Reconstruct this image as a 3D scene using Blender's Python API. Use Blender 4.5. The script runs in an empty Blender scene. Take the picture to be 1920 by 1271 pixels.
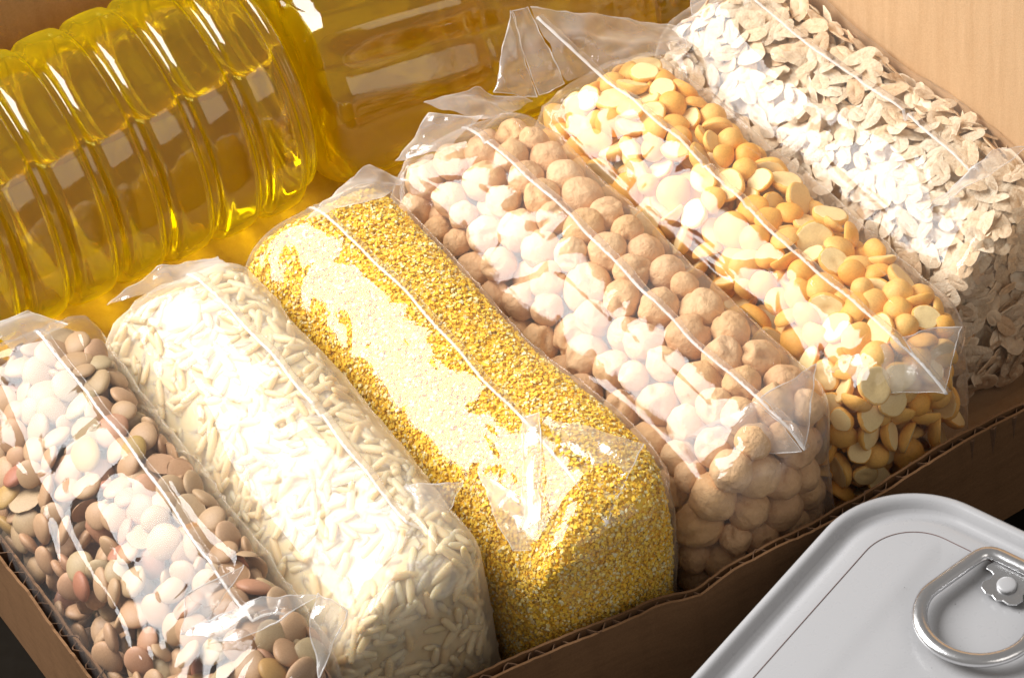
import bpy, bmesh, math, random
import numpy as np
from mathutils import Vector, Matrix, Euler, noise as mn
from mathutils.bvhtree import BVHTree
random.seed(7); RNG = np.random.default_rng(7)
S = bpy.context.scene
C = S.collection
PI = math.pi
S.unit_settings.system = 'METRIC'; S.unit_settings.scale_length = 0.01   # one unit = 1 cm

# ------------------------------------------------------------ camera, light
CR = Vector((.8297, -.5513, -.0870)); CU = Vector((.4408, .5517, .7081)); CB = Vector((-.3424, -.6258, .7008))
CB.normalize(); CR = (CR - CR.dot(CB)*CB).normalized(); CU = CB.cross(CR)
DIST = 70.0
cam = bpy.data.cameras.new('camera'); cam.lens = 120.7; cam.sensor_width = 36
cam.clip_start = 1; cam.clip_end = 1000
cam.dof.use_dof = True; cam.dof.focus_distance = 71.0; cam.dof.aperture_fstop = 0.6; cam.dof.aperture_blades = 7
camo = bpy.data.objects.new('camera', cam); C.objects.link(camo)
m = Matrix((CR, CU, CB)).transposed().to_4x4(); m.translation = CB*DIST
camo.matrix_world = m; S.camera = camo

def area(name, d, dist, sx, sy, power, col, target=(0, 2, 0)):
    l = bpy.data.lights.new(name, 'AREA'); l.shape = 'RECTANGLE'; l.size = sx; l.size_y = sy
    l.energy = power; l.color = col
    o = bpy.data.objects.new(name, l); C.objects.link(o)
    d = Vector(d).normalized(); t = Vector(target)
    o.location = t + d*dist
    o.rotation_euler = d.to_track_quat('Z', 'Y').to_euler()
    return o
area('window_light', (-.50, .50, .70), 55, 40, 42, 78000, (1.0, .985, .97))
area('room_bounce', (.15, -.72, .60), 110, 56, 50, 12500, (1.0, .93, .86))  # unseen fill lamp, added in place of light bounced by the room
W = bpy.data.worlds.new('World'); S.world = W; W.use_nodes = True
bg = W.node_tree.nodes['Background']; bg.inputs[0].default_value = (1.0, .95, .90, 1); bg.inputs[1].default_value = .25
S.view_settings.view_transform = 'Standard'; S.view_settings.look = 'None'
S.view_settings.exposure = 0.0; S.view_settings.gamma = 1
cy = S.cycles
cy.max_bounces = 16; cy.transparent_max_bounces = 24; cy.transmission_bounces = 14; cy.glossy_bounces = 6
cy.diffuse_bounces = 4; cy.volume_bounces = 0; cy.caustics_refractive = True; cy.caustics_reflective = False
cy.sample_clamp_indirect = 14.0; cy.blur_glossy = 0.3
try: cy.use_denoising = True
except Exception: pass

# ------------------------------------------------------------ helpers
def tag(o, label=None, cat=None, group=None, kind=None):
    if label: o['label'] = label
    if cat: o['category'] = cat
    if group: o['group'] = group
    if kind: o['kind'] = kind
    return o
def link(name, me, parent=None, loc=None):
    o = bpy.data.objects.new(name, me); C.objects.link(o)
    if parent: o.parent = parent
    if loc is not None: o.location = loc
    return o
def mesh(name, v, f, mats=(), smooth=True, fm=None):
    me = bpy.data.meshes.new(name); me.from_pydata([tuple(p) for p in v], [], [tuple(q) for q in f]); me.update()
    for k in mats: me.materials.append(k)
    if smooth: me.polygons.foreach_set('use_smooth', [True]*len(me.polygons))
    if fm is not None: me.polygons.foreach_set('material_index', fm)
    return me
def empty(name, loc=(0, 0, 0), rz=0):
    o = bpy.data.objects.new(name, None); C.objects.link(o); o.location = loc; o.rotation_euler = (0, 0, rz)
    o.empty_display_size = .5
    return o

def _hash(ix, iy, iz, seed):
    h = (ix.astype(np.int64)*374761393 + iy.astype(np.int64)*668265263 + iz.astype(np.int64)*2147483647 + seed*974634777) & 0xffffffff
    h = ((h ^ (h >> 13))*1274126177) & 0xffffffff
    h = ((h ^ (h >> 16))*2246822519) & 0xffffffff
    return ((h ^ (h >> 15)) & 0xffffff)/float(0xffffff)*2 - 1
def vnoise(P, seed=0):
    P = np.asarray(P, float); i = np.floor(P).astype(np.int64); f = P - i; f = f*f*f*(f*(f*6-15)+10)
    r = 0
    for dx in (0, 1):
        for dy in (0, 1):
            for dz in (0, 1):
                w = (f[:, 0] if dx else 1-f[:, 0])*(f[:, 1] if dy else 1-f[:, 1])*(f[:, 2] if dz else 1-f[:, 2])
                r = r + w*_hash(i[:, 0]+dx, i[:, 1]+dy, i[:, 2]+dz, seed)
    return r
def ridge(P, seed=0):
    return 1 - np.abs(vnoise(P, seed))*2.2

# ------------------------------------------------------------ materials
def mat(name):
    M = bpy.data.materials.new(name); M.use_nodes = True; nt = M.node_tree
    for n in list(nt.nodes): nt.nodes.remove(n)
    out = nt.nodes.new('ShaderNodeOutputMaterial')
    return M, nt, out
def N(nt, t, **k):
    n = nt.nodes.new(t)
    for a, v in k.items():
        if a.startswith('i_'):
            key = a[2:]; key = int(key) if key.isdigit() else key.replace('_', ' ')
            n.inputs[key].default_value = v
        else: setattr(n, a, v)
    return n
def ramp(nt, stops, fac=None):
    r = nt.nodes.new('ShaderNodeValToRGB'); e = r.color_ramp.elements
    while len(e) > 1: e.remove(e[-1])
    e[0].position = stops[0][0]; e[0].color = (*stops[0][1], 1)
    for p, c in stops[1:]:
        x = e.new(p); x.color = (*c, 1)
    if fac is not None: nt.links.new(fac, r.inputs[0])
    return r
def mth(nt, op, a, b=None, clamp=False):
    n = nt.nodes.new('ShaderNodeMath'); n.operation = op; n.use_clamp = clamp
    for i, x in enumerate((a, b)):
        if x is None: continue
        if isinstance(x, (int, float)): n.inputs[i].default_value = x
        else: nt.links.new(x, n.inputs[i])
    return n.outputs[0]
def bump(nt, h, strength, dist, normal=None):
    b = nt.nodes.new('ShaderNodeBump'); b.inputs['Strength'].default_value = strength; b.inputs['Distance'].default_value = dist
    nt.links.new(h, b.inputs['Height'])
    if normal is not None: nt.links.new(normal, b.inputs['Normal'])
    return b.outputs[0]

def film_mat(name, haze=.05, graze=.35, gain=2.4, rough=.10, tint=(1, 1, 1), bs=.12, base=.0, hcol=(.95, .94, .93), tl_=.5):
    M, nt, out = mat(name)
    tc = N(nt, 'ShaderNodeTexCoord')
    n1 = N(nt, 'ShaderNodeTexNoise'); n1.inputs['Scale'].default_value = 2.2; n1.inputs['Detail'].default_value = 5; n1.inputs['Roughness'].default_value = .55
    n1.inputs['Distortion'].default_value = .6
    nt.links.new(tc.outputs['Object'], n1.inputs['Vector'])
    bn = bump(nt, n1.outputs[0], bs, .12)
    fr = N(nt, 'ShaderNodeLayerWeight'); fr.inputs[0].default_value = .5; nt.links.new(bn, fr.inputs['Normal'])
    sch = mth(nt, 'ADD', mth(nt, 'MULTIPLY', mth(nt, 'POWER', fr.outputs['Facing'], 5.0), .96), .04)   # same from either side of the thin film
    f = mth(nt, 'ADD', mth(nt, 'MULTIPLY', sch, gain), base)
    f = mth(nt, 'MINIMUM', f, .85)
    gl = N(nt, 'ShaderNodeBsdfAnisotropic'); gl.inputs['Color'].default_value = (1, 1, 1, 1); gl.inputs['Roughness'].default_value = rough
    nt.links.new(bn, gl.inputs['Normal'])
    tr = N(nt, 'ShaderNodeBsdfTransparent'); tr.inputs[0].default_value = (*tint, 1)
    mx = N(nt, 'ShaderNodeMixShader'); nt.links.new(f, mx.inputs[0]); nt.links.new(tr.outputs[0], mx.inputs[1]); nt.links.new(gl.outputs[0], mx.inputs[2])
    df = N(nt, 'ShaderNodeBsdfDiffuse'); df.inputs[0].default_value = (*hcol, 1)
    tl = N(nt, 'ShaderNodeBsdfTranslucent'); tl.inputs[0].default_value = (*hcol, 1)
    dd = N(nt, 'ShaderNodeMixShader'); dd.inputs[0].default_value = tl_
    nt.links.new(df.outputs[0], dd.inputs[1]); nt.links.new(tl.outputs[0], dd.inputs[2])
    lw = N(nt, 'ShaderNodeLayerWeight'); lw.inputs[0].default_value = .5
    h = mth(nt, 'ADD', mth(nt, 'MULTIPLY', mth(nt, 'POWER', lw.outputs['Facing'], 3.0), graze), haze)
    # the haze of the film is uneven
    n2 = N(nt, 'ShaderNodeTexNoise'); n2.inputs['Scale'].default_value = .9; n2.inputs['Detail'].default_value = 6
    nt.links.new(tc.outputs['Object'], n2.inputs['Vector'])
    h = mth(nt, 'MULTIPLY', h, mth(nt, 'ADD', mth(nt, 'MULTIPLY', n2.outputs[0], 1.6), .2), clamp=True)
    m2 = N(nt, 'ShaderNodeMixShader'); nt.links.new(h, m2.inputs[0]); nt.links.new(mx.outputs[0], m2.inputs[1]); nt.links.new(dd.outputs[0], m2.inputs[2])
    nt.links.new(m2.outputs[0], out.inputs[0])
    return M
FILM = {k: film_mat('film_'+k, bs=.05, **a) for k, a in dict(
    lentil=dict(haze=.025, graze=.15, gain=.85, rough=.04),
    rice=dict(hcol=(.95, .88, .74), haze=.26, graze=.3, gain=.75, rough=.05),
    corn=dict(haze=.025, graze=.2, gain=.9, rough=.05),
    chickpea=dict(haze=.07, graze=.25, gain=.85, rough=.05),
    pea=dict(haze=.045, graze=.2, gain=.85, rough=.05),
    oat=dict(haze=.04, graze=.25, gain=.7, rough=.06)).items()}
FLAP = film_mat('film_flap', haze=.25, graze=.5, gain=2.6, rough=.06, bs=.3)
SEAM = film_mat('film_seam', haze=.5, graze=.3, gain=1.6, rough=.22, bs=.6)
EDGE = film_mat('film_edge', haze=.55, graze=.3, gain=2.5, rough=.2, bs=.3)

def tint_fac(nt):
    a = N(nt, 'ShaderNodeAttribute'); a.attribute_name = 'tint'
    oi = N(nt, 'ShaderNodeObjectInfo')
    return mth(nt, 'FRACT', mth(nt, 'ADD', a.outputs['Fac'], oi.outputs['Random']))
def grain_mat(name, stops, rough=.55, nscale=9, namp=.25, bscale=14, bstr=.4, bdist=.03, sss=0, sssr=(.3, .2, .1), detail=4, dark=(.5, .35, .25), transl=0, spec=.35):
    M, nt, out = mat(name)
    tc = N(nt, 'ShaderNodeTexCoord')
    r = ramp(nt, stops, tint_fac(nt))
    n1 = N(nt, 'ShaderNodeTexNoise'); n1.inputs['Scale'].default_value = nscale; n1.inputs['Detail'].default_value = detail
    nt.links.new(tc.outputs['Object'], n1.inputs['Vector'])
    mr = N(nt, 'ShaderNodeMapRange'); mr.inputs['From Min'].default_value = .4; mr.inputs['From Max'].default_value = .75
    mr.inputs['To Max'].default_value = namp; nt.links.new(n1.outputs[0], mr.inputs['Value'])
    mx = N(nt, 'ShaderNodeMix'); mx.data_type = 'RGBA'; mx.blend_type = 'MULTIPLY'
    nt.links.new(mr.outputs[0], mx.inputs[0]); nt.links.new(r.outputs[0], mx.inputs[6]); mx.inputs[7].default_value = (*dark, 1)
    n2 = N(nt, 'ShaderNodeTexNoise'); n2.inputs['Scale'].default_value = bscale; n2.inputs['Detail'].default_value = 6; n2.inputs['Roughness'].default_value = .6
    nt.links.new(tc.outputs['Object'], n2.inputs['Vector'])
    b = N(nt, 'ShaderNodeBsdfPrincipled'); b.inputs['Roughness'].default_value = rough
    b.inputs['Specular IOR Level'].default_value = spec
    nt.links.new(mx.outputs[2], b.inputs['Base Color'])
    nt.links.new(bump(nt, n2.outputs[0], bstr, bdist), b.inputs['Normal'])
    if sss:
        b.inputs['Subsurface Weight'].default_value = sss; b.inputs['Subsurface Radius'].default_value = sssr; b.inputs['Subsurface Scale'].default_value = 1.0
    sh = b.outputs[0]
    if transl:
        tl = N(nt, 'ShaderNodeBsdfTranslucent'); nt.links.new(mx.outputs[2], tl.inputs[0])
        ms = N(nt, 'ShaderNodeMixShader'); ms.inputs[0].default_value = transl
        nt.links.new(sh, ms.inputs[1]); nt.links.new(tl.outputs[0], ms.inputs[2]); sh = ms.outputs[0]
    nt.links.new(sh, out.inputs[0])
    return M
G_CHICK = grain_mat('chickpea_skin', [(0, (.72, .43, .21)), (.4, (.79, .50, .26)), (.8, (.75, .45, .20)), (1, (.82, .55, .30))], bscale=3.2, bstr=.7, bdist=.10, nscale=4)
G_LENT = grain_mat('lentil_skin', [(0, (.42, .27, .14)), (.3, (.46, .26, .14)), (.55, (.40, .30, .16)), (.8, (.48, .28, .16)), (.93, (.36, .13, .07)), (1, (.42, .28, .07))], bscale=10, bstr=.25, nscale=12, namp=.4, rough=.5)
G_PEA = grain_mat('pea_skin', [(0, (.95, .46, .08)), (.5, (.96, .54, .12)), (1, (.96, .58, .17))], bscale=8, bstr=.3, nscale=6, transl=.08)
G_PEAC = grain_mat('pea_cut_face', [(0, (.96, .72, .33)), (.5, (.97, .76, .38)), (1, (.95, .68, .30))], bscale=7, bstr=.25, nscale=5, namp=.15)
G_OAT = grain_mat('oat_flake', [(0, (.94, .75, .51)), (.4, (.96, .82, .62)), (.8, (.92, .72, .48)), (1, (.86, .61, .37))], bscale=7, bstr=.8, bdist=.06, nscale=5, namp=.5, dark=(.70, .50, .30), transl=.06)
G_RICE = grain_mat('rice_grain', [(0, (.84, .63, .37)), (.5, (.86, .69, .45)), (1, (.82, .57, .30))], bscale=8, bstr=.15, nscale=4, namp=.2, dark=(.8, .75, .6), rough=.35, transl=.12, spec=.4, sss=.7, sssr=(.30, .22, .12))
G_CORN = grain_mat('corn_grit', [(0, (.98, .56, .04)), (.35, (.98, .66, .06)), (.68, (.98, .70, .11)), (.78, (.98, .85, .38)), (.88, (.98, .90, .56)), (1, (.98, .60, .05))], bscale=20, bstr=.2, nscale=15, namp=.05, rough=.6, transl=.1, spec=.12)

def card_mat(name, base, dark, flute='X'):
    M, nt, out = mat(name)
    tc = N(nt, 'ShaderNodeTexCoord')
    mp = N(nt, 'ShaderNodeMapping'); nt.links.new(tc.outputs['Object'], mp.inputs[0])
    mp.inputs['Scale'].default_value = (.8, .8, 6) if flute == 'H' else (3, 3, .35)
    n1 = N(nt, 'ShaderNodeTexNoise'); n1.inputs['Scale'].default_value = 1.3; n1.inputs['Detail'].default_value = 8; n1.inputs['Roughness'].default_value = .6
    nt.links.new(mp.outputs[0], n1.inputs['Vector'])
    n3 = N(nt, 'ShaderNodeTexNoise'); n3.inputs['Scale'].default_value = 22; n3.inputs['Detail'].default_value = 6; n3.inputs['Roughness'].default_value = .75
    nt.links.new(tc.outputs['Object'], n3.inputs['Vector'])
    s = mth(nt, 'ADD', mth(nt, 'MULTIPLY', n1.outputs[0], .4), mth(nt, 'MULTIPLY', n3.outputs[0], .6))
    sx = N(nt, 'ShaderNodeSeparateXYZ'); nt.links.new(tc.outputs['Object'], sx.inputs[0])
    xy = mth(nt, 'ADD', mth(nt, 'ADD', sx.outputs[0], sx.outputs[1]), mth(nt, 'MULTIPLY', n1.outputs[0], .5))
    fl_ = mth(nt, 'POWER', mth(nt, 'ABSOLUTE', mth(nt, 'SINE', mth(nt, 'MULTIPLY', xy, 3.4))), 14.0)      # faint shadows of the flutes
    s = mth(nt, 'SUBTRACT', s, mth(nt, 'MULTIPLY', fl_, .05))
    r = ramp(nt, [(.32, dark), (.62, base)], s)
    b = N(nt, 'ShaderNodeBsdfPrincipled'); b.inputs['Roughness'].default_value = .8; b.inputs['Specular IOR Level'].default_value = .2
    nt.links.new(r.outputs[0], b.inputs['Base Color'])
    nt.links.new(bump(nt, s, .35, .05), b.inputs['Normal'])
    nt.links.new(b.outputs[0], out.inputs[0])
    return M
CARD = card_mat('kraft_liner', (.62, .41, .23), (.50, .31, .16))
CARD_SHADED = card_mat('kraft_liner_shaded', (.21, .11, .05), (.14, .07, .03), 'H')  # darker copy of the kraft, shade of the outer walls put into its colour
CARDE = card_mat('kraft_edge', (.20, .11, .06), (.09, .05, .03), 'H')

def simple(name, col, rough=.5, metal=0, spec=.5, coat=0, nb=None, ns=30):
    M, nt, out = mat(name)
    b = N(nt, 'ShaderNodeBsdfPrincipled'); b.inputs['Base Color'].default_value = (*col, 1); b.inputs['Roughness'].default_value = rough
    b.inputs['Metallic'].default_value = metal; b.inputs['Specular IOR Level'].default_value = spec; b.inputs['Coat Weight'].default_value = coat
    tc = N(nt, 'ShaderNodeTexCoord'); n1 = N(nt, 'ShaderNodeTexNoise'); n1.inputs['Scale'].default_value = ns; n1.inputs['Detail'].default_value = 5
    nt.links.new(tc.outputs['Object'], n1.inputs['Vector'])
    if nb: nt.links.new(bump(nt, n1.outputs[0], nb, .02), b.inputs['Normal'])
    r = N(nt, 'ShaderNodeMapRange'); r.inputs['To Min'].default_value = rough*.8; r.inputs['To Max'].default_value = min(1, rough*1.25)
    nt.links.new(n1.outputs[0], r.inputs['Value']); nt.links.new(r.outputs[0], b.inputs['Roughness'])
    nt.links.new(b.outputs[0], out.inputs[0])
    return M
LID = simple('white_lacquer', (.42, .42, .43), rough=.28, nb=.05, ns=6)
ALU = simple('aluminium', (.78, .78, .79), rough=.24, metal=1, nb=.12, ns=18)
SCORE = simple('score_line', (.16, .10, .09), rough=.6)
SPECK = simple('speck', (.05, .045, .04), rough=.7)
TABLE = simple('dark_wood', (.006, .004, .002), rough=.95, nb=.3, ns=3, spec=.1)

# oil and bottle
OIL, nt, out = mat('sunflower_oil')
g = N(nt, 'ShaderNodeBsdfGlass'); g.inputs['IOR'].default_value = 1.46; g.inputs['Roughness'].default_value = 0; g.inputs['Color'].default_value = (1, 1, 1, 1)
va = N(nt, 'ShaderNodeVolumeAbsorption'); va.inputs['Color'].default_value = (1, .974, .12, 1); va.inputs['Density'].default_value = 1.0
tro = N(nt, 'ShaderNodeBsdfTransparent'); mo = N(nt, 'ShaderNodeMixShader'); mo.inputs[0].default_value = .98
nt.links.new(tro.outputs[0], mo.inputs[1]); nt.links.new(g.outputs[0], mo.inputs[2])
tlo = N(nt, 'ShaderNodeBsdfTranslucent'); tlo.inputs[0].default_value = (1.0, .83, .0, 1)
mo2 = N(nt, 'ShaderNodeMixShader'); mo2.inputs[0].default_value = .10
nt.links.new(mo.outputs[0], mo2.inputs[1]); nt.links.new(tlo.outputs[0], mo2.inputs[2])
nt.links.new(mo2.outputs[0], out.inputs[0]); nt.links.new(va.outputs[0], out.inputs['Volume'])
PET = film_mat('oil_glow_plastic', hcol=(1, .79, .01), tl_=.65, haze=.10, graze=.8, gain=1.7, rough=.03, bs=.05, tint=(.99, .95, .42), base=0)  # clear plastic; yellow glow of light through oil put into tint and haze

# ------------------------------------------------------------ table and box
def slab(name, outline, z0, z1, m_, parent=None):
    n = len(outline)
    v = [(x, y, z0) for x, y in outline] + [(x, y, z1) for x, y in outline]
    f = [tuple(range(n))[::-1], tuple(range(n, 2*n))] + [(i, (i+1) % n, n+(i+1) % n, n+i) for i in range(n)]
    return link(name, mesh(name, v, f, [m_], smooth=False), parent)
ZT = -5.25
tb = slab('tabletop', [(-120, -90), (120, -90), (120, 120), (-120, 120)], ZT-2, ZT, TABLE)
tag(tb, kind='structure')

box = empty('cardboard_box', (0, 0, ZT))
tag(box, 'open brown cardboard box with low worn front wall holding the bags and bottles', 'box')
def rel(o, root): o.location = Vector((0, 0, 0)) - root.location; return o
fl = slab('floor', [(-10.6, -6.2), (12.2, -6.2), (12.2, 16.2), (-10.6, 16.2)], ZT+.02, ZT+.25, CARD, box); rel(fl, box)

def corrugated(name, path, ztop, zbot, thick, mliner, parent, wob=.05, seed=0, flare=0.0, pitch=.55, sag=None):
    """a wall of two liners with a wavy flute between, along a path of (x, y); inner side to the left of the path direction"""
    root = None
    P = [Vector((x, y, 0)) for x, y in path]
    seg = []
    for a, b in zip(P[:-1], P[1:]):
        n = max(2, int((b-a).length/.09))
        for i in range(n): seg.append(a.lerp(b, i/n))
    seg.append(P[-1])
    nrm = []
    for i in range(len(seg)):
        a = seg[max(0, i-3)]; b = seg[min(len(seg)-1, i+3)]; t = (b-a).normalized(); nrm.append(Vector((-t.y, t.x, 0)))
    s = np.arange(len(seg))*.09
    def sheet(nm, off, th, top_off, waves, mt, sd):
        zs = [0, .05, .2, .5, 1.0, 2.0]
        top = ztop + top_off + wob*vnoise(np.c_[s*.35, s*0+sd, s*0], seed+sd) + wob*.5*vnoise(np.c_[s*1.9, s*0+sd, s*0], seed+sd+9) + wob*.25*vnoise(np.c_[s*6.5, s*0+sd, s*0], seed+sd+19)
        if sag: top = top + np.array([sag(p.x) for p in seg])
        lat = .06*vnoise(np.c_[s*.5, s*0+3.3, s*0], seed+sd+5)
        v = []; f = []; K = len(zs)+1
        for side in (0, 1):
            for i, (p, q) in enumerate(zip(seg, nrm)):
                o = off + (th if side else 0)
                if waves: o = off + .5*(thick-2*th)*math.sin(s[i]*2*PI/pitch) + (th if side else 0)
                for k in range(K):
                    z = zbot if k == K-1 else top[i]-zs[k]
                    fr = max(0, 1 - (top[i]-z)/1.2)
                    w = p + q*(o + lat[i]*fr + flare*fr*fr)
                    v.append((w.x, w.y, max(z, zbot)))
        n = len(seg); B = n*K
        for i in range(n-1):
            for k in range(K-1):
                a = i*K+k
                f.append((a, a+1, a+K+1, a+K)); f.append((B+a, B+a+K, B+a+K+1, B+a+1))
            a = i*K; f.append((a, a+K, B+a+K, B+a))
        for i in (0, n-1):
            for k in range(K-1):
                a = i*K+k; f.append((a, B+a, B+a+1, a+1))
        return mesh(nm, v, f, [mt], smooth=False)
    outer = link(name, sheet(name, 0, .055, 0, False, mliner, 1), parent)
    rel(outer, box)
    link('fluting', sheet('fluting', thick/2, .03, -.10, True, CARDE, 2), outer)
    link('inner_liner', sheet('inner_liner', thick-.055, .055, -.05, False, mliner, 3), outer)
    return outer
def fsag(x):
    return .05*math.exp(-((x+5.2)/1.6)**2) - .10*math.exp(-((x-.1)/.5)**2) + .04*math.sin(x*1.3)
front = corrugated('front_wall', [(-10.75, -5.05), (-4.8, -5.62), (-.9, -6.05), (0.05, -6.32), (4.4, -6.36), (12.3, -6.36)], -2.18, ZT+.02, .30, CARD_SHADED, box, seed=3, sag=fsag)
left = corrugated('left_wall', [(-10.62, 16.2), (-10.62, 4), (-10.72, -5.2)], -2.35, ZT+.02, .34, CARD_SHADED, box, wob=.14, seed=11)
back = corrugated('back_wall', [(12.2, 16.1), (-10.6, 16.1)], 3.6, ZT+.02, .3, CARD, box, wob=.04, seed=5)
right = corrugated('right_wall', [(11.98, -6.2), (12.0, 4), (12.3, 16.1)], 5.2, ZT+.02, .3, CARD, box, wob=.03, seed=6)


# ------------------------------------------------------------ bags
HW = 1.86
class Bag:
    def __init__(s, key, x, yf, yb, seam, zl=-1.05, zr=.12, yaw=0, dz=0, re=1.45, hw=HW, fronttilt=0):
        s.key = key; s.x = x; s.yf = yf; s.yb = yb; s.seam = seam; s.zl = zl; s.zr = zr; s.yaw = yaw; s.dz = dz; s.re = re; s.hw = hw; s.ft = fronttilt
        s.root = empty('plastic_bag', (x, 0, ZT+.3), yaw)
        s.off = Vector((0, 0, -(ZT+.3)))            # children vertices are in scene height
    def base(s, nt_=230, nk=86, inflate=0.0):
        re, hw = s.re, s.hw
        # plan outline, even by arc length
        pts = []
        L = s.yb - s.yf - 2*re
        prm = []
        K = 400
        for i in range(K):
            a = i/K*2*PI
            cx, sy = math.cos(a), math.sin(a)
            e = .66
            X = hw*math.copysign(abs(cx)**e, cx); Y = re*math.copysign(abs(sy)**e, sy)
            Y += (L/2 if sy >= 0 else -L/2) + (s.yf+s.yb)/2
            prm.append((X, Y))
        prm = np.array(prm); d = np.r_[0, np.cumsum(np.hypot(*np.diff(np.vstack([prm, prm[:1]]), axis=0).T))]
        tt = np.linspace(0, d[-1], nt_, endpoint=False)
        px = np.interp(tt, d, np.r_[prm[:, 0], prm[0, 0]]); py = np.interp(tt, d, np.r_[prm[:, 1], prm[0, 1]])
        tx = np.roll(px, -1)-np.roll(px, 1); ty = np.roll(py, -1)-np.roll(py, 1); l = np.hypot(tx, ty); nx, ny = ty/l, -tx/l
        s0, s1 = s.yf+1.15, s.yb-1.15
        sy_ = np.clip(py, s0, s1)
        # arc of the top
        wR = np.clip(nx, 0, 1)**2; wL = np.clip(-nx, 0, 1)**2; wF = np.clip(-ny, 0, 1)**2; wB = np.clip(ny, 0, 1)**2
        ktop = int(nk*.62)
        V = np.zeros((nk, nt_, 3))
        for k in range(nk):
            if k <= ktop:
                al = (k/ktop)**.85*PI/2
                e = .52
                q = math.sin(al)**(.80); cr = math.cos(al)**e if al < PI/2-1e-6 else 0
                drop = (1-cr)
                dl = 1 - (math.cos(al)**.8 if al < PI/2-1e-6 else 0)
                z = -drop*(wR*.95+wF*.9+wB*1.1) - dl*wL + q*(wR*s.zr - .12*wF - .35*wB) + q**1.35*wL*s.zl
            else:
                q = 1; f_ = (k-ktop)/(nk-1-ktop)
                zt = -(wR*.95+wL*1.0+wF*.9+wB*1.1) + (wR*s.zr + wL*s.zl - .12*wF - .35*wB)
                z = zt + (ZT+.32-zt)*f_
                q = 1 + .03*math.sin(f_*PI) - .10*f_**6
            xs = s.seam*(1-q)
            V[k, :, 0] = xs + px*q*(1 if k > ktop else 1) if k > ktop else s.seam*(1-q)+px*q
            V[k, :, 1] = sy_ + (py-sy_)*q
            V[k, :, 2] = z + s.dz
        V = V.reshape(-1, 3)
        sd = int(abs(s.x)*10)+3
        lo_ = np.clip((V[:, 2]+4.5)/3, 0, 1)
        V[:, 0] += .06*vnoise(np.c_[V[:, 1]*.28, V[:, 2]*.3, V[:, 0]*0], sd)*lo_ + .05*vnoise(V*.6, sd+1)
        V[:, 2] += (.14*vnoise(np.c_[V[:, 1]*.30, V[:, 0]*.3, V[:, 0]*0], sd+2) + .05*vnoise(V*.7, sd+3))*lo_
        V[:, 1] += .10*vnoise(V*.45, sd+4)*lo_
        idx = lambda k, t: k*nt_+(t % nt_)
        F = [(idx(k, t), idx(k+1, t), idx(k+1, t+1), idx(k, t+1)) for k in range(nk-1) for t in range(nt_)]
        return V, F
    def w2l(s, p):
        M_ = Matrix.Rotation(-s.yaw, 3, 'Z'); return M_ @ (Vector(p) - Vector((s.x, 0, 0)))
BV = {}
def visible(co):
    v = Vector(co) - CB*DIST; z = -v.dot(CB); k = 120.7/36*1920
    x = 960 + k*v.dot(CR)/z; y = 635.5 - k*v.dot(CU)/z
    return -60 < x < 1980 and -60 < y < 1330

def pack(bag, n, r, dmax, zmin=-4.7, iters=28, skin=1.12):
    """loose packing: n balls of radius r pushed apart inside the skin of the bag, none deeper than dmax"""
    V, F = bag.base(90, 40)
    Vv = [Vector(p) for p in V]
    # outward normals: faces are wound outward below
    bv = BVHTree.FromPolygons(Vv, F)
    A = V[np.array(F)]; ctr = A.mean(1); nr = np.cross(A[:, 2]-A[:, 0], A[:, 3]-A[:, 1]); ar = np.linalg.norm(nr, axis=1)/2; nr = nr/(2*ar[:, None]+1e-9)
    sgn = 1.0 if (nr[:, 2]*(ctr[:, 2] > -1)).sum() > 0 else -1.0
    ok = ctr[:, 2] > zmin
    pr = ar*ok; pr /= pr.sum()
    ii = RNG.choice(len(F), n, p=pr)
    u = RNG.random((n, 2)); q = A[ii]
    P = (q[:, 0]*(1-u[:, :1])*(1-u[:, 1:]) + q[:, 1]*u[:, :1]*(1-u[:, 1:]) + q[:, 2]*u[:, :1]*u[:, 1:] + q[:, 3]*(1-u[:, :1])*u[:, 1:])
    rr = r*(1+.12*RNG.standard_normal(n)).clip(.75, 1.3)
    dep = rr + (dmax-rr)*RNG.random(n)
    P = P - sgn*nr[ii]*dep[:, None]
    P = P.astype(np.float32); rr = rr.astype(np.float32)
    nrm = np.zeros((n, 3)); dd = np.zeros(n)
    for it in range(iters):
        if n <= 3000:
            D = P[:, None, :] - P[None, :, :]
            d2 = (D*D).sum(-1); np.fill_diagonal(d2, 1e9)
            m_ = d2 < (rr[:, None]+rr[None, :])**2
            i, j = np.nonzero(m_)
            d = np.sqrt(d2[i, j])+1e-6; push = (rr[i]+rr[j]-d)*.28
            np.add.at(P, i, (D[i, j]/d[:, None]*push[:, None]))
        last = it >= iters-1
        if it % 2 == 0 or last:
            for a in range(n):
                loc, no, fi, di = bv.find_nearest(Vector(P[a]))
                no = no*sgn
                sd = (Vector(P[a])-loc).dot(no)
                lim = -rr[a]*skin
                if sd > lim: P[a] = np.array(Vector(P[a]) - no*(sd-lim)); sd = lim
                elif sd < -dmax: P[a] = np.array(Vector(P[a]) + no*min(.1, (-dmax-sd))); 
                if P[a][2] < ZT+.35+rr[a]: P[a][2] = ZT+.35+rr[a]
                nrm[a] = no; dd[a] = -sd
    return P, rr, nrm, dd

def core(bag, depth):
    V, F = bag.base(70, 36)
    me = mesh('tmp', V, F); nrm = np.zeros(len(V)*3); me.vertices.foreach_get('normal', nrm); nrm = nrm.reshape(-1, 3)
    zt = nrm[:, 2][V[:, 2] > -.6].mean()
    if zt < 0: nrm = -nrm
    bpy.data.meshes.remove(me)
    V2 = V - nrm*depth + min(.12, depth*.3)*np.c_[vnoise(V*2.3, 1), vnoise(V*2.3, 2), vnoise(V*2.3, 3)]
    cx = np.sign(V[:, 0]-0)  # keep the spine from folding over
    return V2, F

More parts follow.
